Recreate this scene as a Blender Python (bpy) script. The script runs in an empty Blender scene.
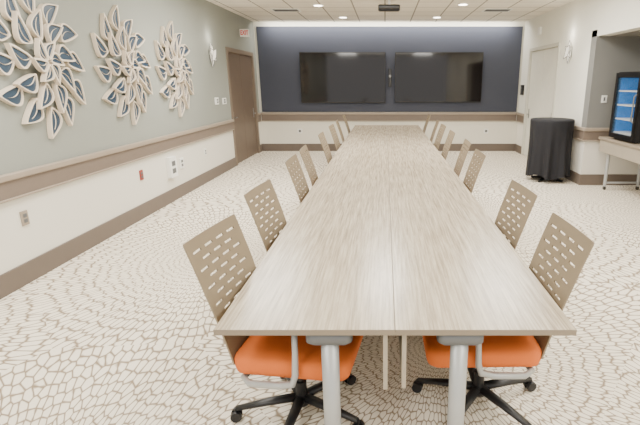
import bpy, bmesh, math, random
from mathutils import Vector, Matrix
random.seed(4)
C = bpy.context.scene.collection
PI = math.pi
# ---------------------------------------------------------------- camera model
F = 460.0; CX = 385.0; CY = 212.5; HOR = 82.0
TH = math.atan((CY-HOR)/F); ST, CT = math.sin(TH), math.cos(TH)
H = 1.733
def ray(px, py):
    a = (px-CX)/F; b = (CY-py)/F
    return Vector((a, CT+ST*b, -ST+CT*b))
def onX(px, py, X): d = ray(px, py); return Vector((0,0,H))+d*(X/d.x)
def onY(px, py, Y): d = ray(px, py); return Vector((0,0,H))+d*(Y/d.y)
def onZ(px, py, Z): d = ray(px, py); return Vector((0,0,H))+d*((Z-H)/d.z)
# ---------------------------------------------------------------- materials
def c(r, g, b):
    f = lambda v: (v/255/12.92 if v/255 <= .04045 else ((v/255+.055)/1.055)**2.4)
    return (f(r), f(g), f(b), 1)
def mat(name, col, rough=.5, metal=0, vary=.06, scale=8, bump=0, emit=0, alpha=None):
    m = bpy.data.materials.new(name); m.use_nodes = True
    nt = m.node_tree; N = nt.nodes; L = nt.links; p = N['Principled BSDF']
    tc = N.new('ShaderNodeTexCoord'); no = N.new('ShaderNodeTexNoise')
    no.inputs['Scale'].default_value = scale; no.inputs['Detail'].default_value = 4
    L.new(tc.outputs['Object'], no.inputs['Vector'])
    mx = N.new('ShaderNodeMix'); mx.data_type = 'RGBA'
    mx.inputs[6].default_value = tuple(v*(1-vary) for v in col[:3])+(1,)
    mx.inputs[7].default_value = tuple(min(1, v*(1+vary)) for v in col[:3])+(1,)
    L.new(no.outputs['Fac'], mx.inputs[0]); L.new(mx.outputs[2], p.inputs['Base Color'])
    p.inputs['Roughness'].default_value = rough; p.inputs['Metallic'].default_value = metal
    if bump:
        b = N.new('ShaderNodeBump'); b.inputs['Strength'].default_value = bump; b.inputs['Distance'].default_value = .003
        L.new(no.outputs['Fac'], b.inputs['Height']); L.new(b.outputs[0], p.inputs['Normal'])
    if emit:
        p.inputs['Emission Color'].default_value = col; p.inputs['Emission Strength'].default_value = emit
    if alpha is not None: p.inputs['Alpha'].default_value = alpha
    return m
def mathn(nt, op, a, b=None):
    n = nt.nodes.new('ShaderNodeMath'); n.operation = op
    for i, v in enumerate((a, b)):
        if v is None: continue
        if isinstance(v, (int, float)): n.inputs[i].default_value = v
        else: nt.links.new(v, n.inputs[i])
    return n.outputs[0]
def wall_mat(name, up, low):
    m = mat(name, up, .8, vary=.03, scale=3); nt = m.node_tree; N = nt.nodes; L = nt.links; p = N['Principled BSDF']
    geo = N.new('ShaderNodeNewGeometry'); sp = N.new('ShaderNodeSeparateXYZ'); L.new(geo.outputs['Position'], sp.inputs[0])
    f = mathn(nt, 'GREATER_THAN', sp.outputs['Z'], .88)
    old = p.inputs['Base Color'].links[0].from_socket
    mx = N.new('ShaderNodeMix'); mx.data_type = 'RGBA'; mx.inputs[6].default_value = low
    L.new(f, mx.inputs[0]); L.new(old, mx.inputs[7]); L.new(mx.outputs[2], p.inputs['Base Color'])
    return m
def carpet_mat():
    m = bpy.data.materials.new('carpet_cells'); m.use_nodes = True
    nt = m.node_tree; N = nt.nodes; L = nt.links; p = N['Principled BSDF']
    geo = N.new('ShaderNodeNewGeometry')
    big = N.new('ShaderNodeTexVoronoi'); big.voronoi_dimensions = '2D'; big.inputs['Scale'].default_value = .42
    L.new(geo.outputs['Position'], big.inputs['Vector'])
    sub = N.new('ShaderNodeVectorMath'); sub.operation = 'SUBTRACT'
    L.new(geo.outputs['Position'], sub.inputs[0]); L.new(big.outputs['Position'], sub.inputs[1])
    sp = N.new('ShaderNodeSeparateXYZ'); L.new(sub.outputs[0], sp.inputs[0])
    th = mathn(nt, 'ARCTAN2', sp.outputs['Y'], sp.outputs['X'])
    r2 = mathn(nt, 'ADD', mathn(nt, 'MULTIPLY', sp.outputs['X'], sp.outputs['X']), mathn(nt, 'MULTIPLY', sp.outputs['Y'], sp.outputs['Y']))
    r = mathn(nt, 'SQRT', r2)
    lr = mathn(nt, 'LOGARITHM', mathn(nt, 'ADD', r, .35), math.e)
    v = mathn(nt, 'MULTIPLY', lr, 15.0)
    u = mathn(nt, 'MULTIPLY', th, 28.0)
    cb = N.new('ShaderNodeCombineXYZ'); L.new(u, cb.inputs[0]); L.new(v, cb.inputs[1])
    outs = []
    for feat in ('F1', 'F2'):
        vo = N.new('ShaderNodeTexVoronoi'); vo.voronoi_dimensions = '2D'; vo.feature = feat
        vo.inputs['Scale'].default_value = 1.0; vo.inputs['Randomness'].default_value = .68
        L.new(cb.outputs[0], vo.inputs['Vector']); outs.append(vo.outputs['Distance'])
    d = mathn(nt, 'SUBTRACT', outs[1], outs[0])
    rp = N.new('ShaderNodeValToRGB'); e = rp.color_ramp.elements
    e[0].position = .05; e[0].color = c(134, 118, 97); e[1].position = .25; e[1].color = c(228, 219, 202)
    L.new(d, rp.inputs[0])
    L.new(rp.outputs[0], p.inputs['Base Color']); p.inputs['Roughness'].default_value = .95
    no = N.new('ShaderNodeTexNoise'); no.inputs['Scale'].default_value = 300
    L.new(geo.outputs['Position'], no.inputs['Vector'])
    b = N.new('ShaderNodeBump'); b.inputs['Strength'].default_value = .3; b.inputs['Distance'].default_value = .003
    L.new(no.outputs['Fac'], b.inputs['Height']); L.new(b.outputs[0], p.inputs['Normal'])
    return m
def laminate_mat():
    m = bpy.data.materials.new('laminate_woodgrain'); m.use_nodes = True
    nt = m.node_tree; N = nt.nodes; L = nt.links; p = N['Principled BSDF']
    geo = N.new('ShaderNodeNewGeometry'); mp = N.new('ShaderNodeMapping'); mp.inputs['Scale'].default_value = (85, 2.8, 1)
    L.new(geo.outputs['Position'], mp.inputs[0])
    n1 = N.new('ShaderNodeTexNoise'); n1.inputs['Scale'].default_value = 1; n1.inputs['Detail'].default_value = 7; n1.inputs['Roughness'].default_value = .7
    L.new(mp.outputs[0], n1.inputs['Vector'])
    rp = N.new('ShaderNodeValToRGB'); e = rp.color_ramp.elements
    e[0].position = .35; e[0].color = c(136, 122, 101); e[1].position = .66; e[1].color = c(200, 188, 165)
    L.new(n1.outputs['Fac'], rp.inputs[0]); L.new(rp.outputs[0], p.inputs['Base Color'])
    p.inputs['Roughness'].default_value = .26
    return m
def tile_mat():
    m = bpy.data.materials.new('ceiling_tiles'); m.use_nodes = True
    nt = m.node_tree; N = nt.nodes; L = nt.links; p = N['Principled BSDF']
    geo = N.new('ShaderNodeNewGeometry'); br = N.new('ShaderNodeTexBrick')
    br.offset = 0; br.inputs['Scale'].default_value = 1; br.inputs['Brick Width'].default_value = .61; br.inputs['Row Height'].default_value = .61
    br.inputs['Mortar Size'].default_value = .014; br.inputs['Color1'].default_value = c(240, 234, 222); br.inputs['Color2'].default_value = c(232, 226, 214)
    br.inputs['Mortar'].default_value = c(150, 143, 131)
    L.new(geo.outputs['Position'], br.inputs['Vector']); L.new(br.outputs['Color'], p.inputs['Base Color']); p.inputs['Roughness'].default_value = .9
    return m
M = dict(
 carpet=carpet_mat(), laminate=laminate_mat(), tiles=tile_mat(),
 wall_l=wall_mat('wall_paint_sage', c(143,146,138), c(220,216,204)),
 wall_b=wall_mat('wall_paint_cream', c(216,214,202), c(226,222,209)),
 wall_r=wall_mat('wall_paint_right', c(232,231,220), c(230,226,215)),
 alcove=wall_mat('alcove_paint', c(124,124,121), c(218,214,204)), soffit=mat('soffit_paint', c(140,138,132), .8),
 navy=mat('accent_slate', c(60,64,77), .75, vary=.03),
 rail=mat('rail_taupe', c(116,103,92), .5), lip=mat('rail_lip', c(152,139,124), .45), base=mat('baseboard_taupe', c(102,91,82), .5),
 edge=mat('edge_band_taupe', c(134,122,105), .5), panel=mat('modesty_laminate', c(160,150,133), .5),
 silver=mat('silver_metal', c(172,174,174), .4, .3), grey=mat('grey_cast', c(104,106,108), .45, .3),
 black=mat('black_plastic', c(24,24,26), .45), tan=mat('tan_plastic', c(136,122,100), .5, vary=.04),
 orange=mat('orange_fabric', c(214,108,40), .85, bump=.4, scale=250),
 cream=mat('cream_wood', c(216,202,182), .5, vary=.1), slate=mat('slate_blue_inlay', c(46,64,82), .35, vary=.4, scale=14),
 screen=mat('tv_screen', c(20,16,16), .06), bezel=mat('tv_bezel', c(12,12,14), .35),
 door=mat('brown_door', c(100,86,74), .5, vary=.12, scale=5), frame=mat('brown_frame', c(118,104,90), .5),
 pale=mat('pale_door', c(220,218,207), .6), paleframe=mat('pale_frame', c(204,202,190), .55),
 white=mat('white_plastic', c(235,235,230), .4), red=mat('exit_red', c(190,30,28), .5, emit=.3),
 redplate=mat('red_plate', c(150,60,50), .5), cloth=mat('black_cloth', c(26,26,31), .9, vary=.15, bump=.3, scale=60),
 lamp=mat('lamp_lens', c(255,244,225), .5, emit=14), shade=mat('sconce_shade', c(250,245,235), .5, emit=.5),
 glass=mat('fridge_glass', c(60,90,120), .06, alpha=.18), blue=mat('blue_light_panel', c(50,120,200), .4, vary=.75, scale=7, emit=.5),
 liner=mat('fridge_liner', c(60,90,130), .5, emit=.12),  # liner glow stands in for light inside the cabinet
 brushed=mat('brushed_steel', c(150,150,146), .3, .8), counter=mat('counter_top', c(142,130,114), .45), counter_front=mat('counter_front', c(158,149,134), .5))
# ---------------------------------------------------------------- mesh builder
class MB:
    def __init__(s): s.b = bmesh.new()
    def box(s, x0, x1, y0, y1, z0, z1, mtx=None):
        v = [s.b.verts.new((x, y, z)) for x in (x0, x1) for y in (y0, y1) for z in (z0, z1)]
        if mtx is not None:
            for q in v: q.co = mtx @ q.co
        for f in ((0,1,3,2),(4,6,7,5),(0,4,5,1),(2,3,7,6),(0,2,6,4),(1,5,7,3)): s.b.faces.new([v[i] for i in f])
        return s
    def tube(s, pts, rs, n=14, flat=1.0, cap=True):
        pts = [Vector(p) for p in pts]
        if isinstance(rs, (int, float)): rs = [rs]*len(pts)
        rings = []; up = None
        for i, p in enumerate(pts):
            d = (pts[min(i+1, len(pts)-1)]-pts[max(i-1, 0)]).normalized()
            if up is None: up = Vector((0,0,1)) if abs(d.z) < .9 else Vector((0,1,0))
            a = d.cross(up).normalized(); bb = a.cross(d).normalized(); up = bb
            rings.append([s.b.verts.new(p+a*math.cos(2*PI*k/n)*rs[i]+bb*math.sin(2*PI*k/n)*rs[i]*flat) for k in range(n)])
        for r0, r1 in zip(rings, rings[1:]):
            for k in range(n): s.b.faces.new((r0[k], r0[(k+1)%n], r1[(k+1)%n], r1[k]))
        if cap: s.b.faces.new(rings[0][::-1]); s.b.faces.new(rings[-1])
        return s
    def slab(s, cx, cy, hx, hy, r, levels, k=6):
        rings = []
        for z, ins in levels:
            rr = max(r-ins*.5, .002); ax, ay = hx-ins, hy-ins; ring = []
            for qx, qy, a0 in ((1,1,0), (-1,1,PI/2), (-1,-1,PI), (1,-1,1.5*PI)):
                for j in range(k+1):
                    a = a0+PI/2*j/k
                    ring.append(s.b.verts.new((cx+qx*(ax-rr)+rr*math.cos(a), cy+qy*(ay-rr)+rr*math.sin(a), z)))
            rings.append(ring)
        n = len(rings[0])
        for r0, r1 in zip(rings, rings[1:]):
            for j in range(n): s.b.faces.new((r0[j], r0[(j+1)%n], r1[(j+1)%n], r1[j]))
        s.b.faces.new(rings[0][::-1]); s.b.faces.new(rings[-1])
        return s
    def prism(s, pts2, x0, x1):
        A = [s.b.verts.new((x0, p[0], p[1])) for p in pts2]; B = [s.b.verts.new((x1, p[0], p[1])) for p in pts2]; n = len(A)
        s.b.faces.new(A[::-1]); s.b.faces.new(B)
        for i in range(n): s.b.faces.new((A[i], A[(i+1)%n], B[(i+1)%n], B[i]))
        return s
    def build(s, name, m, parent=None, smooth=False, bevel=0):
        bmesh.ops.recalc_face_normals(s.b, faces=s.b.faces[:])
        me = bpy.data.meshes.new(name); s.b.to_mesh(me); s.b.free()
        me.materials.append(m)
        if smooth:
            for p in me.polygons: p.use_smooth = len(p.vertices) == 4
        o = bpy.data.objects.new(name, me); C.objects.link(o)
        if parent: o.parent = parent
        if bevel:
            b = o.modifiers.new('bevel', 'BEVEL'); b.width = bevel; b.segments = 2
        return o
def tag(o, label, cat, group=None):
    o['label'] = label; o['category'] = cat
    if group: o['group'] = group
    return o
def thing(name, label, cat, loc=(0,0,0), rot=(0,0,0), group=None):
    o = bpy.data.objects.new(name, None); C.objects.link(o); o.location = loc; o.rotation_euler = rot
    o.empty_display_size = .1
    return tag(o, label, cat, group)
def struct(o): o['kind'] = 'structure'; return o
def dup(root, loc, rz, label):
    def cp(o, par):
        n = o.copy(); C.objects.link(n)
        if par: n.parent = par
        for ch in list(o.children): cp(ch, n)
        return n
    r = cp(root, None); r.location = loc; r.rotation_euler = (0, 0, rz); r['label'] = label
    return r
# ---------------------------------------------------------------- room
XL, XR, YB, ZC = -3.2, 3.4, 12.0, 3.14
YA, ZS, XA, YN = 7.87, 2.44, 5.2, 3.9
Y0 = -2.5
struct(MB().box(XL-.2, XA+.2, Y0, YB+.2, -.1, 0).build('floor', M['carpet']))
struct(MB().box(XL-.2, XR+.2, Y0, YB+.2, ZC, ZC+.1).build('ceiling', M['tiles']))
dl0 = onX(230, 100, XL).y; dl1 = onX(256, 100, XL).y; dlz = onX(231, 48, XL).z
struct(MB().box(XL-.2, XL, Y0, dl0, 0, ZC).box(XL-.2, XL, dl1, YB, 0, ZC).box(XL-.2, XL, dl0, dl1, dlz, ZC).build('wall_left', M['wall_l']))
struct(MB().box(XL-.2, XR+.2, YB, YB+.2, 0, ZC).build('wall_back', M['wall_b']))
dr0 = onX(556, 90, XR).y; dr1 = onX(527, 90, XR).y; drz = onX(556, 43, XR).z
struct(MB().box(XR, XR+.2, dr1, YB, 0, ZC).box(XR, XR+.2, YA+.2, dr0, 0, ZC).box(XR, XR+.2, dr0, dr1, drz, ZC)
       .box(XR, XR+.2, YN, YA+.2, ZS, ZC).box(XR, XR+.2, Y0, YN, 0, ZC).build('wall_right', M['wall_r']))
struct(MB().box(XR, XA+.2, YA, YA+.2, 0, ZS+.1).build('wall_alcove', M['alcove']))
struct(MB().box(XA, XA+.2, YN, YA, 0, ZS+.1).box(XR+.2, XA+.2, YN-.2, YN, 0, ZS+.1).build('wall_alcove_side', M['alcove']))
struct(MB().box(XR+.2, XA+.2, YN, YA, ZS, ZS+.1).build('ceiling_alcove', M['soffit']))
struct(MB().box(XL+.07, XR-.05, YB-.03, YB, 1.0, 3.03).build('wall_back_panel', M['navy']))
def rail(i, axis, p, a, b, s):
    def bx(t, z0, z1):
        return MB().box(min(p, p+s*t), max(p, p+s*t), a, b, z0, z1) if axis == 'x' else MB().box(a, b, min(p, p+s*t), max(p, p+s*t), z0, z1)
    o = struct(bx(.025, .78, .93).build('trim_%d' % i, M['rail'], bevel=.004))
    bx(.045, .93, .99).build('cap', M['lip'], o, bevel=.012); bx(.035, .765, .785).build('lower_bead', M['lip'], o, bevel=.004)
def baseb(side, axis, p, a, b, s):
    m1 = MB(); t = .018
    if axis == 'x': m1.box(min(p, p+s*t), max(p, p+s*t), a, b, 0, .19)
    else: m1.box(a, b, min(p, p+s*t), max(p, p+s*t), 0, .19)
    struct(m1.build('baseboard_'+side, M['base'], bevel=.004))
rail(1, 'x', XL, Y0, dl0-.0, 1); rail(2, 'x', XL, dl1, YB, 1); rail(3, 'y', YB, XL+.045, XR-.045, -1)
rail(4, 'x', XR, dr1, YB, -1); rail(5, 'x', XR, YA, dr0, -1); rail(6, 'y', YA, XR-.045, XA, -1)
baseb('left', 'x', XL, Y0, dl0, 1); baseb('left_far', 'x', XL, dl1, YB, 1); baseb('back', 'y', YB, XL+.02, XR-.02, -1)
baseb('right_far', 'x', XR, dr1, YB, -1); baseb('right', 'x', XR, YA, dr0, -1); baseb('alcove', 'y', YA, XR-.018, XA, -1)
def door(n, X, s, a, b, z, md, mf, leaf_in, fw):
    fr = MB().box(min(X+s*.02, X-s*.15), max(X+s*.02, X-s*.15), a, a+fw, 0, z).box(min(X+s*.02, X-s*.15), max(X+s*.02, X-s*.15), b-fw, b, 0, z)
    fr.box(min(X+s*.02, X-s*.15), max(X+s*.02, X-s*.15), a+fw, b-fw, z-fw, z)
    f = fr.build('door_%d' % n, mf, bevel=.004); struct(f)
    mid = (a+b)/2; xl = X-s*leaf_in
    for (p, q, hy) in ((a+fw+.004, mid-.004, a+fw+.12), (mid+.004, b-fw-.004, b-fw-.12)):
        lf = MB().box(min(xl, xl-s*.045), max(xl, xl-s*.045), p, q, .008, z-fw-.004).build('leaf', md, f, bevel=.003)
        MB().tube([(xl, hy, 1.0), (xl+s*.05, hy, 1.0), (xl+s*.055, hy+(.1 if hy < mid else -.1), 1.0)], .011).box(min(xl, xl+s*.006), max(xl, xl+s*.006), hy-.03, hy+.03, .9, 1.12).build('handle', M['brushed'], lf)
door(1, XL, 1, dl0, dl1, dlz, M['door'], M['frame'], .03, .09)
door(2, XR, -1, dr0, dr1, drz, M['pale'], M['paleframe'], .03, .07)
# ---------------------------------------------------------------- televisions
def tv(x0, x1, y0, y1, label):
    p = onY(x0, y0, YB-.1); q = onY(x1, y1, YB-.1); cx = (p.x+q.x)/2; cz = (p.z+q.z)/2; hw = (q.x-p.x)/2; hh = (p.z-q.z)/2
    t = thing('television', label, 'television', (cx, YB-.03, cz))
    MB().box(-hw, hw, -.07, -.02, -hh, hh).build('bezel', M['bezel'], t, bevel=.006)
    MB().box(-hw+.015, hw-.015, -.073, -.069, -hh+.025, hh-.015).build('screen', M['screen'], t)
    MB().box(-.4, .4, -.021, 0, -.25, .25).build('wall_mount', M['black'], t)
tv(299, 385.5, 52, 103, 'large black flat television on the slate wall, left of the two screens')
tv(395, 481, 52, 102.5, 'large black flat television on the slate wall, right of the two screens')
p = onY(390, 77, YB-.06)
t = thing('video_camera', 'small dark conference camera unit mounted between the two wall televisions', 'camera', (p.x, YB-.03, p.z))
MB().box(-.04, .04, -.05, 0, -.24, .2).build('body', M['bezel'], t, bevel=.006)
MB().tube([(0, -.075, .02), (0, -.045, .02)], .035).build('lens_head', M['grey'], t)
# ---------------------------------------------------------------- tables
TX0, TX1, TXC = -.718, .802, .042
TY0, TY1 = 1.714, 11.2; NT = 5; TL = (TY1-TY0)/NT; TZ = .737
def make_table():
    W = TXC-TX0-.001; e = .0018
    t = thing('conference_table', '', 'table', group='table units pushed together into the long conference table')
    MB().box(-W+e, -e, e, TL-e-.0005, TZ-.026, TZ).build('tabletop', M['laminate'], t)
    b = MB()
    for bx in ((-W, -W+e, 0, TL-.0005), (-e, 0, 0, TL-.0005), (-W+e, -e, 0, e), (-W+e, -e, TL-e-.0005, TL-.0005)): b.box(*bx, TZ-.026, TZ-.0003)
    b.build('edge_band', M['edge'], t)
    MB().box(-.05, -.030, .02, TL-.03, .43, TZ-.026).build('modesty_panel', M['panel'], t, bevel=.002)
    for yy in (.06, TL-.06):
        lx = -.282
        g = MB().tube([(lx, yy, .07), (lx, yy, .2), (lx, yy, .66)], [.039, .039, .039], 24, .8).build('leg', M['silver'], t, smooth=True)
        MB().slab(lx, yy, .10, .045, .03, [(.632, .05), (.642, .02), (.660, .0), (TZ-.026, 0)]).build('bracket', M['grey'], g, smooth=True)
        MB().slab(lx, yy, .15, .035, .03, [(.05, .004), (.06, 0), (.085, .004), (.095, .015)]).build('foot', M['silver'], g, smooth=True)
        for s in (-1, 1):
            MB().tube([(lx+s*.12-.012, yy, .03), (lx+s*.12+.012, yy, .03)], .03, 18).tube([(lx+s*.12, yy, .03), (lx+s*.12, yy, .06)], .008).build('caster', M['black'], g)
    MB().box(-.32, -.24, .1, TL-.1, .66, .70).build('crossbeam', M['grey'], t)
    return t
T0 = make_table(); firstt = True
for k in range(NT):
    for side in (0, 1):
        nm = {0: 'nearest the camera', 1: 'second unit from the near end', 2: 'middle unit of the row', 3: 'second unit from the far end', 4: 'farthest, closest to the televisions'}[k]
        lab = 'wood-look conference table unit in the %s row, %s' % (('left', 'right')[side], nm)
        loc = (TXC-.0006, TY0+k*TL, 0) if side == 0 else (TXC+.0006, TY0+(k+1)*TL-.0005, 0)
        rz = 0 if side == 0 else PI
        if firstt: T0.location = loc; T0['label'] = lab; firstt = False
        else: dup(T0, loc, rz, lab)
# ---------------------------------------------------------------- chairs
def backrest_mesh():
    b = bmesh.new()
    zs = [.43, .45, .50, .55, .60]
    slot_rows = []; z = .632; zs.append(z)
    for k in range(9):
        z += .0115; slot_rows.append((len(zs)-1, k)); zs.append(z)
        z += .031; zs.append(z)
    zs += [z+.010, z+.018, z+.022]
    zt = zs[-1]; nu = 28; G = []
    for z in zs:
        q = (z-.43)/(zt-.43); w = .237+.014*min(1, q*1.6)
        e = max(0, (z-(zt-.012))/.012); w -= .006*e*e
        row = []
        for i in range(nu):
            u = -1+2*i/(nu-1)
            x = -.25-.165*q+.008*math.sin(q*PI) - .012*q*q + .008*u*u
            row.append(b.verts.new((x, u*w, z)))
        G.append(row)
    holes = dict(slot_rows)
    for r in range(len(zs)-1):
        for i in range(nu-1):
            if r in holes:
                if holes[r] % 2 == 0 and 2 <= i <= 23 and (i-2) % 6 < 4: continue
                if holes[r] % 2 == 1 and 5 <= i <= 20 and (i-5) % 6 < 4: continue
            b.faces.new((G[r][i], G[r][i+1], G[r+1][i+1], G[r+1][i]))
    return b
def make_chair():
    t = thing('office_chair', '', 'chair', group='tan and orange office chairs along the long table')
    m = MB(); m.b.free(); m.b = backrest_mesh(); o = m.build('backrest', M['tan'], t)
    so = o.modifiers.new('solid', 'SOLIDIFY'); so.thickness = .008; so.offset = 0
    MB().slab(.035, 0, .285, .262, .065, [(.392, .02), (.40, .006), (.425, 0), (.46, .0), (.476, .008), (.486, .025), (.49, .08)]).build('seat', M['orange'], t, smooth=True)
    MB().slab(.01, 0, .235, .23, .08, [(.372, .03), (.378, .01), (.394, .0)]).build('seat_pan', M['grey'], t, smooth=True)
    MB().box(-.12, .1, -.08, .08, .32, .374).build('mechanism', M['black'], t, bevel=.01)
    MB().tube([(0, 0, .08), (0, 0, .2)], .03).tube([(0, 0, .2), (0, 0, .33)], .018).build('gas_lift', M['black'], t)
    for s in (-1, 1):
        a = MB().tube([(-.17, s*.1, .362), (-.2, s*.235, .366), (-.15, s*.283, .37), (.0, s*.288, .376), (.065, s*.289, .392), (.08, s*.289, .44), (.085, s*.288, .56), (.085, s*.283, .662)], [.012, .015, .016, .017, .017, .016, .014, .014], 12).build('arm', M['silver'], t, smooth=True)
        MB().slab(.05, s*.275, .12, .035, .033, [(.662, .008), (.668, 0), (.68, .0), (.687, .008)]).build('arm_pad', M['black'], a, smooth=True)
    MB().tube([(-.08, 0, .35), (-.2, 0, .36), (-.262, 0, .42), (-.285, 0, .50), (-.297, 0, .58)], [.025, .024, .02, .018, .012], 12, .7).build('back_support', M['black'], t, smooth=True)
    hub = MB().tube([(0, 0, .06), (0, 0, .075), (0, 0, .12)], [.04, .05, .034], 20); A0 = -PI/10; RB = .345
    for k in range(5):
        a = 2*PI*k/5+A0; d = Vector((math.cos(a), math.sin(a), 0))
        hub.tube([d*.03+Vector((0,0,.1)), d*.18+Vector((0,0,.09)), d*RB+Vector((0,0,.07))], [.03, .026, .018], 10, .7)
    hub.build('base', M['black'], t, smooth=True)
    for k in range(5):
        a = 2*PI*k/5+A0; d = Vector((math.cos(a), math.sin(a), 0)); n = Vector((-d.y, d.x, 0)); pz = d*RB
        w = MB()
        for s in (-1, 1): w.tube([pz+n*s*.01+Vector((0,0,.03)), pz+n*s*.027+Vector((0,0,.03))], [.03, .028], 18)
        w.tube([pz+Vector((0,0,.028)), pz+Vector((0,0,.075))], .01)
        w.build('caster', M['black'], t)
    return t
CH0 = make_chair()
L = [(-.45, 2.12, -8), (-.465, 3.08, -5), (-.48, 4.36, 0), (-.49, 5.1, 2), (-.49, 6.55, 0), (-.49, 7.82, -2), (-.49, 8.8, 2), (-.49, 10.3, 0)]
R = [(.52, 2.2, 181), (.54, 3.08, 183), (.57, 4.75, 180), (.60, 5.68, 178), (.57, 6.8, 180), (.57, 7.85, 182), (.57, 8.75, 178), (.57, 10.4, 180)]
pos = ['nearest the camera', 'second from the near end', 'third from the near end', 'fourth from the near end', 'fourth from the far end', 'third from the far end', 'second from the far end', 'farthest from the camera']
ff = True
for side, lst in (('left', L), ('right', R)):
    for i, (x, y, a) in enumerate(lst):
        lab = 'slotted tan-back office chair on the %s side of the table, %s' % (side, pos[i])
        if i == 0: lab = 'slotted tan-back chair with orange seat on the %s side of the table, %s' % (side, 'nearest')
        if ff: CH0.location = (x, y, 0); CH0.rotation_euler = (0, 0, math.radians(a)); CH0['label'] = lab; ff = False
        else: dup(CH0, (x, y, 0), math.radians(a), lab)
# ---------------------------------------------------------------- flower wall sculptures
def petal_pts(Ln, W, k, off, s0, s1, n=16):
    l, r, cc = [], [], []
    for i in range(n+1):
        s = s0+(s1-s0)*i/n; ctr = Vector((s*Ln, k*Ln*(math.sin(s*PI*1.15)*.5-s*.4), 0))
        w = max(.0005, W*math.sin(PI*min(1, s**.9))**.95-off) if 0 < s < 1 else .0005
        cc.append(ctr); l.append(ctr+Vector((0, w, 0))); r.append(ctr-Vector((0, w, 0)))
    return l, r, cc
def petal_meshes(Ln, W, k):
    h = .045; b = bmesh.new()
    ol, orr, _ = petal_pts(Ln, W, k, 0, 0, 1); il, ir, _ = petal_pts(Ln, W, k, .017, .09, .91)
    out = ol+orr[::-1]; inn = il+ir[::-1]; n = len(out)
    A = [b.verts.new(v) for v in out]; B = [b.verts.new(v+Vector((0,0,h))) for v in out]
    Cc = [b.verts.new(v+Vector((0,0,h))) for v in inn]; D = [b.verts.new(v) for v in inn]
    for i in range(n):
        j = (i+1) % n
        b.faces.new((A[i], A[j], B[j], B[i])); b.faces.new((B[i], B[j], Cc[j], Cc[i])); b.faces.new((Cc[i], Cc[j], D[j], D[i]))
    m1 = bpy.data.meshes.new('petal'); bmesh.ops.recalc_face_normals(b, faces=b.faces[:]); b.to_mesh(m1); b.free(); m1.materials.append(M['cream'])
    b = bmesh.new(); Lv = [b.verts.new(v+Vector((0,0,.03))) for v in il]; Rv = [b.verts.new(v+Vector((0,0,.03))) for v in ir]
    for i in range(len(Lv)-1): b.faces.new((Lv[i], Rv[i], Rv[i+1], Lv[i+1]))
    m2 = bpy.data.meshes.new('inlay'); b.to_mesh(m2); b.free(); m2.materials.append(M['slate'])
    b = bmesh.new(); _, _, cc = petal_pts(Ln, W, k, 0, .08, .72)
    Lv = [b.verts.new(v+Vector((0, .006*(1-i/17), .03))) for i, v in enumerate(cc)]; Rv = [b.verts.new(v+Vector((0, -.006*(1-i/17), .03))) for i, v in enumerate(cc)]
    Tv = [b.verts.new(v+Vector((0, 0, .038))) for v in cc]
    for i in range(len(cc)-1):
        b.faces.new((Lv[i], Tv[i], Tv[i+1], Lv[i+1])); b.faces.new((Tv[i], Rv[i], Rv[i+1], Tv[i+1]))
    m3 = bpy.data.meshes.new('vein'); b.to_mesh(m3); b.free(); m3.materials.append(M['cream'])
    return m1, m2, m3
PM = [petal_meshes(.30, .090, .38), petal_meshes(.28, .082, .38), petal_meshes(.20, .06, .38)]
def flower(px, py, label, rot0):
    q = onX(px, py, XL)
    t = thing('flower_wall_sculpture', label, 'wall art', (XL, q.y, q.z), (PI/2, 0, PI/2), group='flower sculptures on the left wall')
    t.scale = (.9, .98, 1)
    MB().tube([(0, 0, 0), (0, 0, .08)], [.06, .045], 20).build('hub', M['cream'], t)
    for ri, (n, r0, z, a0) in enumerate(((12, .39, .004, 0), (9, .20, .038, .2), (6, .02, .07, .1))):
        for k in range(n):
            a = 2*PI*k/n+a0+rot0; rr = r0*(1+(.05 if k % 2 else -.05))
            par = t
            for mi, me in enumerate(PM[ri]):
                o = bpy.data.objects.new(('petal', 'inlay', 'vein')[mi], me); C.objects.link(o)
                if mi == 0: o.parent = t; o.location = (rr*math.cos(a), rr*math.sin(a), z); o.rotation_euler = (0, 0, a); par = o
                else: o.parent = par
flower(38, 62, 'layered petal flower sculpture, cream and slate blue, nearest the camera', 0)
flower(123, 67, 'layered petal flower sculpture, cream and slate blue, middle of the three', .12)
flower(174, 70, 'layered petal flower sculpture, cream and slate blue, farthest and nearest the brown door', .05)
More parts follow.
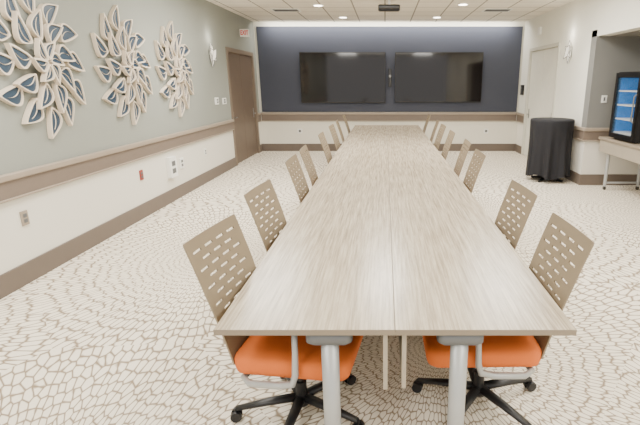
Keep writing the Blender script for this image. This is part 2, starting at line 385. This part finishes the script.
# ---------------------------------------------------------------- sconces
def sconce(px, py, X, s, label):
    q = onX(px, py, X)
    t = thing('wall_sconce', label, 'wall light', (X, q.y, q.z), (0, 0, 0 if s > 0 else PI))
    MB().box(0, .03, -.05, .05, -.09, .09).build('back_plate', M['brushed'], t, bevel=.004)
    def leaf(ang, hw, hh, k=1.0):
        ca, sa = math.cos(math.radians(ang)), math.sin(math.radians(ang))
        pts = [(0, hh), (hw, hh*.25), (hw*.85, -hh*.3), (0, -hh), (-hw*.55, -hh*.35), (-hw, hh*.1)]
        return [(k*(x*ca-z*sa), k*(x*sa+z*ca)) for x, z in pts]
    sh = MB().prism(leaf(0, .09, .2), .03, .045).prism(leaf(52, .08, .17), .05, .062).prism(leaf(-48, .08, .17), .067, .078)
    sh.build('shade', M['shade'], t)
    fr = MB()
    for ang, hw, hh, x0 in ((0, .09, .2, .045), (52, .08, .17, .062), (-48, .08, .17, .078)):
        P = leaf(ang, hw, hh); n = len(P)
        for i in range(n): fr.tube([(x0, P[i][0], P[i][1]), (x0, P[(i+1)%n][0], P[(i+1)%n][1])], .006, 6)
    fr.build('frame', M['grey'], t)
    l = bpy.data.lights.new('sconce_bulb', 'POINT'); l.energy = 4; l.shadow_soft_size = .05; l.color = (1, .92, .8)
    o = bpy.data.objects.new('sconce_bulb', l); C.objects.link(o); o.location = (X+s*.15, q.y, q.z+.3)
sconce(210, 55, XL, 1, 'angular white sconce on the left wall between flower sculpture and door')
sconce(571, 52, XR, -1, 'angular white sconce on the right wall above the draped table')
# ---------------------------------------------------------------- exit sign
q = onX(240, 33, XL)
t = thing('exit_sign', 'small lit EXIT sign with red letters above the brown door', 'exit sign', (XL, q.y, q.z))
MB().box(0, .20, -.02, .02, -.08, .08).build('housing', M['white'], t, bevel=.004)
cu = bpy.data.curves.new('letters', 'FONT'); cu.body = 'EXIT'; cu.size = .13; cu.extrude = .003; cu.align_x = 'CENTER'; cu.align_y = 'CENTER'; cu.offset = .003
to = bpy.data.objects.new('tmp', cu); C.objects.link(to); dg = bpy.context.evaluated_depsgraph_get(); dg.update()
me = bpy.data.meshes.new_from_object(to.evaluated_get(dg)); bpy.data.objects.remove(to); me.materials.clear(); me.materials.append(M['red'])
o = bpy.data.objects.new('letters', me); C.objects.link(o); o.parent = t; o.location = (.10, -.023, 0); o.rotation_euler = (PI/2, 0, 0); o.scale = (.66, 1, 1)
# ---------------------------------------------------------------- plates and boxes on the walls
def plate(name, label, cat, px, py, X, w, h, m, d=.012, holes=True, s=1):
    q = onX(px, py, X); t = thing(name, label, cat, (X, q.y, q.z), (0, 0, 0 if s > 0 else PI))
    MB().box(0, d, -w/2, w/2, -h/2, h/2).build('cover', m, t, bevel=.002)
    if holes: MB().box(d-.001, d+.003, -w*.25, w*.25, h*.06, h*.3).box(d-.001, d+.003, -w*.25, w*.25, -h*.3, -h*.06).build('socket', M['grey'], t)
    return t
plate('wall_outlet', 'taupe outlet low on the left wall at the near end', 'outlet', 24, 218, XL, .08, .13, M['lip'])
plate('wall_switch', 'red-brown switch plate under the rail on the left wall', 'switch', 141, 175, XL, .08, .13, M['redplate'])
plate('wall_outlet', 'white outlet under the left rail, nearest the brown door', 'outlet', 205, 152, XL, .075, .12, M['white'])
plate('wall_control_box', 'white control box with grey face under the left rail', 'control box', 170, 167, XL, .22, .30, M['white'], .06)
plate('wall_plate', 'small white plate beside the white control box', 'switch', 181, 163, XL, .12, .16, M['white'], .02)
plate('thermostat', 'white thermostat on the left wall beside the brown door, left of a pair', 'thermostat', 216, 101, XL, .14, .13, M['white'], .03)
plate('light_switch', 'white light switch between the thermostat and the brown door', 'switch', 224, 101, XL, .2, .12, M['white'], .015)
plate('wall_phone', 'dark wall phone hanging beside the pale double door', 'phone', 523.5, 90, XR, .12, .24, M['black'], .06, s=-1)
plate('wall_speaker', 'small white box high above the pale double door', 'speaker', 541, 31, XR, .14, .16, M['white'], .05, False, s=-1)
for px, lab in ((300, 'white outlet on the back wall under the left television'), (486, 'white outlet on the back wall under the right television')):
    q = onY(px, 131, YB); t = thing('wall_outlet', lab, 'outlet', (q.x, YB, q.z), (0, 0, -PI/2))
    MB().box(0, .012, -.06, .06, -.06, .06).build('cover', M['white'], t, bevel=.002)
    MB().box(.011, .015, -.03, .03, -.03, .03).build('socket', M['grey'], t)
q = onY(604, 99, YA); t = thing('light_switch', 'white switch on the grey alcove wall beside the refrigerator', 'switch', (q.x, YA, q.z), (0, 0, -PI/2))
MB().box(0, .012, -.045, .045, -.06, .06).build('cover', M['white'], t, bevel=.002); MB().box(.011, .018, -.012, .012, -.03, .03).build('toggle', M['grey'], t)
# ---------------------------------------------------------------- draped cocktail table
tx, ty = 2.97, 8.3
t = thing('cocktail_table', 'tall round cocktail table hidden under the black cloth', 'table', (tx, ty, 0))
MB().tube([(0, 0, 1.075), (0, 0, 1.1)], .36, 40).build('tabletop', M['grey'], t)
MB().tube([(0, 0, .04), (0, 0, 1.075)], .03).build('pole', M['black'], t)
bs = MB()
for k in range(4):
    a = PI/4+k*PI/2; bs.tube([(0, 0, .06), (.3*math.cos(a), .3*math.sin(a), .022)], [.03, .022], 10)
bs.build('base', M['black'], t)
b = MB(); n = 144; rings = []
zl = [1.105, 1.106, 1.10, 1.07, .95, .8, .65, .5, .36, .20, .07]
for j, z in enumerate(zl):
    r = (.2, .345, .368, .374, .372, .370, .372, .376, .382, .390, .396)[j]; am = max(0, (1.07-z)/.95)*.045
    def rad(k):
        w = 2*PI*k/n; f = math.sin(9*w)+.5*math.sin(16*w+1)+.3*math.sin(5*w+2)
        return r+am*f-am*.9
    rings.append([b.b.verts.new((math.cos(2*PI*k/n)*rad(k), math.sin(2*PI*k/n)*rad(k), z+(.035*(1-math.cos(4*2*PI*k/n+.6))*((j-5)/5)**2 if j > 5 else 0))) for k in range(n)])
for r0, r1 in zip(rings, rings[1:]):
    for k in range(n): b.b.faces.new((r0[k], r0[(k+1)%n], r1[(k+1)%n], r1[k]))
b.b.faces.new(rings[0])
o = b.build('tablecloth', M['cloth'], smooth=True); o.location = (tx, ty, 0); tag(o, 'black pleated cloth draped over the tall round table by the right wall', 'tablecloth')
# ---------------------------------------------------------------- buffet table and refrigerator in the alcove
bx = 3.56
t = thing('buffet_table', 'grey-brown rolling buffet counter with silver legs in the right alcove', 'table', (bx, 0, 0))
MB().box(0, .75, 5.6, 7.72, .82, .86).build('tabletop', M['counter'], t, bevel=.006)
MB().box(.02, .73, 5.63, 7.69, .62, .82).build('apron', M['counter_front'], t, bevel=.004)
for yy in (5.9, 7.5):
    for xx in (.1, .65):
        g = MB().tube([(xx, yy, .06), (xx, yy, .62)], .026, 12).build('leg', M['silver'], t)
        MB().tube([(xx-.014, yy, .032), (xx+.014, yy, .032)], .032, 16).tube([(xx, yy, .03), (xx, yy, .07)], .009).build('caster', M['black'], g)
    MB().tube([(.1, yy, .12), (.65, yy, .12)], .018).build('crossbar', M['silver'], t)
fx, fy, fz, fw, fd, fh = 3.60, 6.75, .86, .72, .6, 1.02
t = thing('display_refrigerator', 'glass-door display refrigerator with blue lit interior on the buffet counter', 'refrigerator', (fx, fy, fz))
MB().box(.04, fd, 0, .03, .02, fh).box(.04, fd, fw-.03, fw, .02, fh).box(.04, fd, .03, fw-.03, fh-.06, fh).box(.04, fd, .03, fw-.03, .02, .08).box(fd-.03, fd, .03, fw-.03, .08, fh-.06).box(.08, .12, .03, .07, 0, .02).box(.08, .12, fw-.07, fw-.03, 0, .02).box(fd-.12, fd-.08, .03, .07, 0, .02).box(fd-.12, fd-.08, fw-.07, fw-.03, 0, .02).build('cabinet', M['black'], t)
MB().box(fd-.04, fd-.031, .035, fw-.035, .085, fh-.065).box(.05, fd-.04, fw-.036, fw-.031, .085, fh-.065).build('liner', M['liner'], t)
MB().box(.07, fd-.2, fw-.045, fw-.0365, .1, fh-.09).build('light_panel', M['blue'], t)
for k in range(4): MB().box(.05, fd-.05, .035, fw-.046, .10+k*.21, .12+k*.21).build('shelf', M['white'], t)
d = MB().box(0, .035, 0, .045, .03, fh-.01).box(0, .035, fw-.06, fw, .03, fh-.01).box(0, .035, .045, fw-.06, fh-.08, fh-.01).box(0, .035, .045, fw-.06, .03, .10).build('door_panel', M['bezel'], t, bevel=.003)
MB().box(.014, .02, .045, fw-.06, .10, fh-.08).build('glass', M['glass'], d)
MB().tube([(0, .03, .3), (-.035, .03, .33), (-.035, .03, .67), (0, .03, .7)], .01).build('handle', M['brushed'], d)
# ---------------------------------------------------------------- ceiling fixtures
def downlight(px, py, label, e=30):
    q = onZ(px, py, ZC); t = thing('recessed_downlight', label, 'ceiling light', (q.x, q.y, ZC))
    MB().tube([(0, 0, -.012), (0, 0, 0)], [.095, .11], 24).build('trim_ring', M['white'], t)
    MB().tube([(0, 0, -.016), (0, 0, -.0115)], .08, 24).build('lens', M['lamp'], t)
    l = bpy.data.lights.new('downlight_or_pool_spot', 'SPOT'); l.energy = e; l.spot_size = 2.2; l.spot_blend = .8; l.shadow_soft_size = .08; l.color = (1, .93, .82)
    o = bpy.data.objects.new('downlight_or_pool_spot', l); C.objects.link(o); o.location = (q.x, q.y, ZC-.04)
downlight(318, 5, 'round recessed downlight left of the ceiling projector')
downlight(463, 4, 'round recessed downlight right of the ceiling projector')
downlight(343, 17, 'small recessed downlight before the left television', 60)
downlight(437, 17, 'small recessed downlight before the right television', 60)
def vent(px, py, label):
    q = onZ(px, py, ZC); t = thing('ceiling_vent', label, 'vent', (q.x, q.y, ZC))
    MB().box(-.28, .28, -.19, -.16, -.012, 0).box(-.28, .28, .16, .19, -.012, 0).box(-.28, -.25, -.16, .16, -.012, 0).box(.25, .28, -.16, .16, -.012, 0).build('frame', M['white'], t)
    m = MB()
    for k in range(6): m.box(-.25, .25, -.14+k*.05, -.12+k*.05, -.01, 0)
    m.build('louvre', M['grey'], t)
vent(286, 10, 'slatted ceiling vent on the left near the back wall'); vent(497, 10, 'slatted ceiling vent on the right near the back wall')
q = onZ(389, 0, ZC); t = thing('ceiling_projector', 'dark projector hanging from the ceiling above the table', 'projector', (q.x, q.y-.2, ZC))
MB().tube([(0, 0, -.12), (0, 0, 0)], .02).tube([(0, 0, -.01), (0, 0, 0)], .08, 20).build('mount', M['white'], t)
MB().slab(0, 0, .19, .15, .03, [(-.20, .02), (-.19, 0), (-.13, 0), (-.12, .02)]).build('body', M['black'], t, smooth=True)
MB().tube([(.08, .15, -.16), (.08, .175, -.16)], .03, 20).build('lens', M['grey'], t)
# ---------------------------------------------------------------- lights
def area(x, y, z, sx, sy, e, rot=(0,0,0), col=(1, .965, .90)):
    l = bpy.data.lights.new('room_area_light', 'AREA'); l.shape = 'RECTANGLE'; l.size = sx; l.size_y = sy; l.energy = e; l.color = col  # area light put in to light the room, no fixture modelled
    o = bpy.data.objects.new('room_area_light', l); C.objects.link(o); o.location = (x, y, z); o.rotation_euler = rot
for y in (-.5, 3.2, 7.0):
    for x in (-1.9, 1.9): area(x, y, 3.1, .9, 2.2, 130)
area(0, 7.2, 3.1, .6, 1.6, 100)
area(0, 6.2, 2.75, 3, 2, 70, (PI*.97, 0, 0))  # faces up, added to brighten the ceiling
area(0.1, 11.75, 3.12, 6.0, .08, 100, (math.radians(20), 0, 0))
area(4.3, 6, 2.42, .8, 1.2, 5)  # small light put into the alcove without a fixture
for x, y in ((-2.7, 3.4), (-2.7, 6.6), (2.8, 4.8), (2.8, 8.0), (-2.3, 9.6), (2.4, 10.3)):  # extra spots without fixtures, added for contrast and pools of light
    l = bpy.data.lights.new('downlight_or_pool_spot', 'SPOT'); l.energy = 80; l.spot_size = 1.5; l.spot_blend = .9; l.shadow_soft_size = .1; l.color = (1, .94, .84)
    o = bpy.data.objects.new('downlight_or_pool_spot', l); C.objects.link(o); o.location = (x, y, ZC-.03)
w = bpy.data.worlds.new('world'); bpy.context.scene.world = w; w.use_nodes = True
w.node_tree.nodes['Background'].inputs[0].default_value = (1, .98, .95, 1); w.node_tree.nodes['Background'].inputs[1].default_value = 1.6
# ---------------------------------------------------------------- camera
cam = bpy.data.cameras.new('camera'); co = bpy.data.objects.new('camera', cam); C.objects.link(co)
co.location = (0, 0, H); co.rotation_euler = (PI/2-TH, 0, 0); cam.sensor_width = 36; cam.lens = F/640*36; cam.shift_x = -(CX-320)/640; cam.clip_start = .05
bpy.context.scene.camera = co
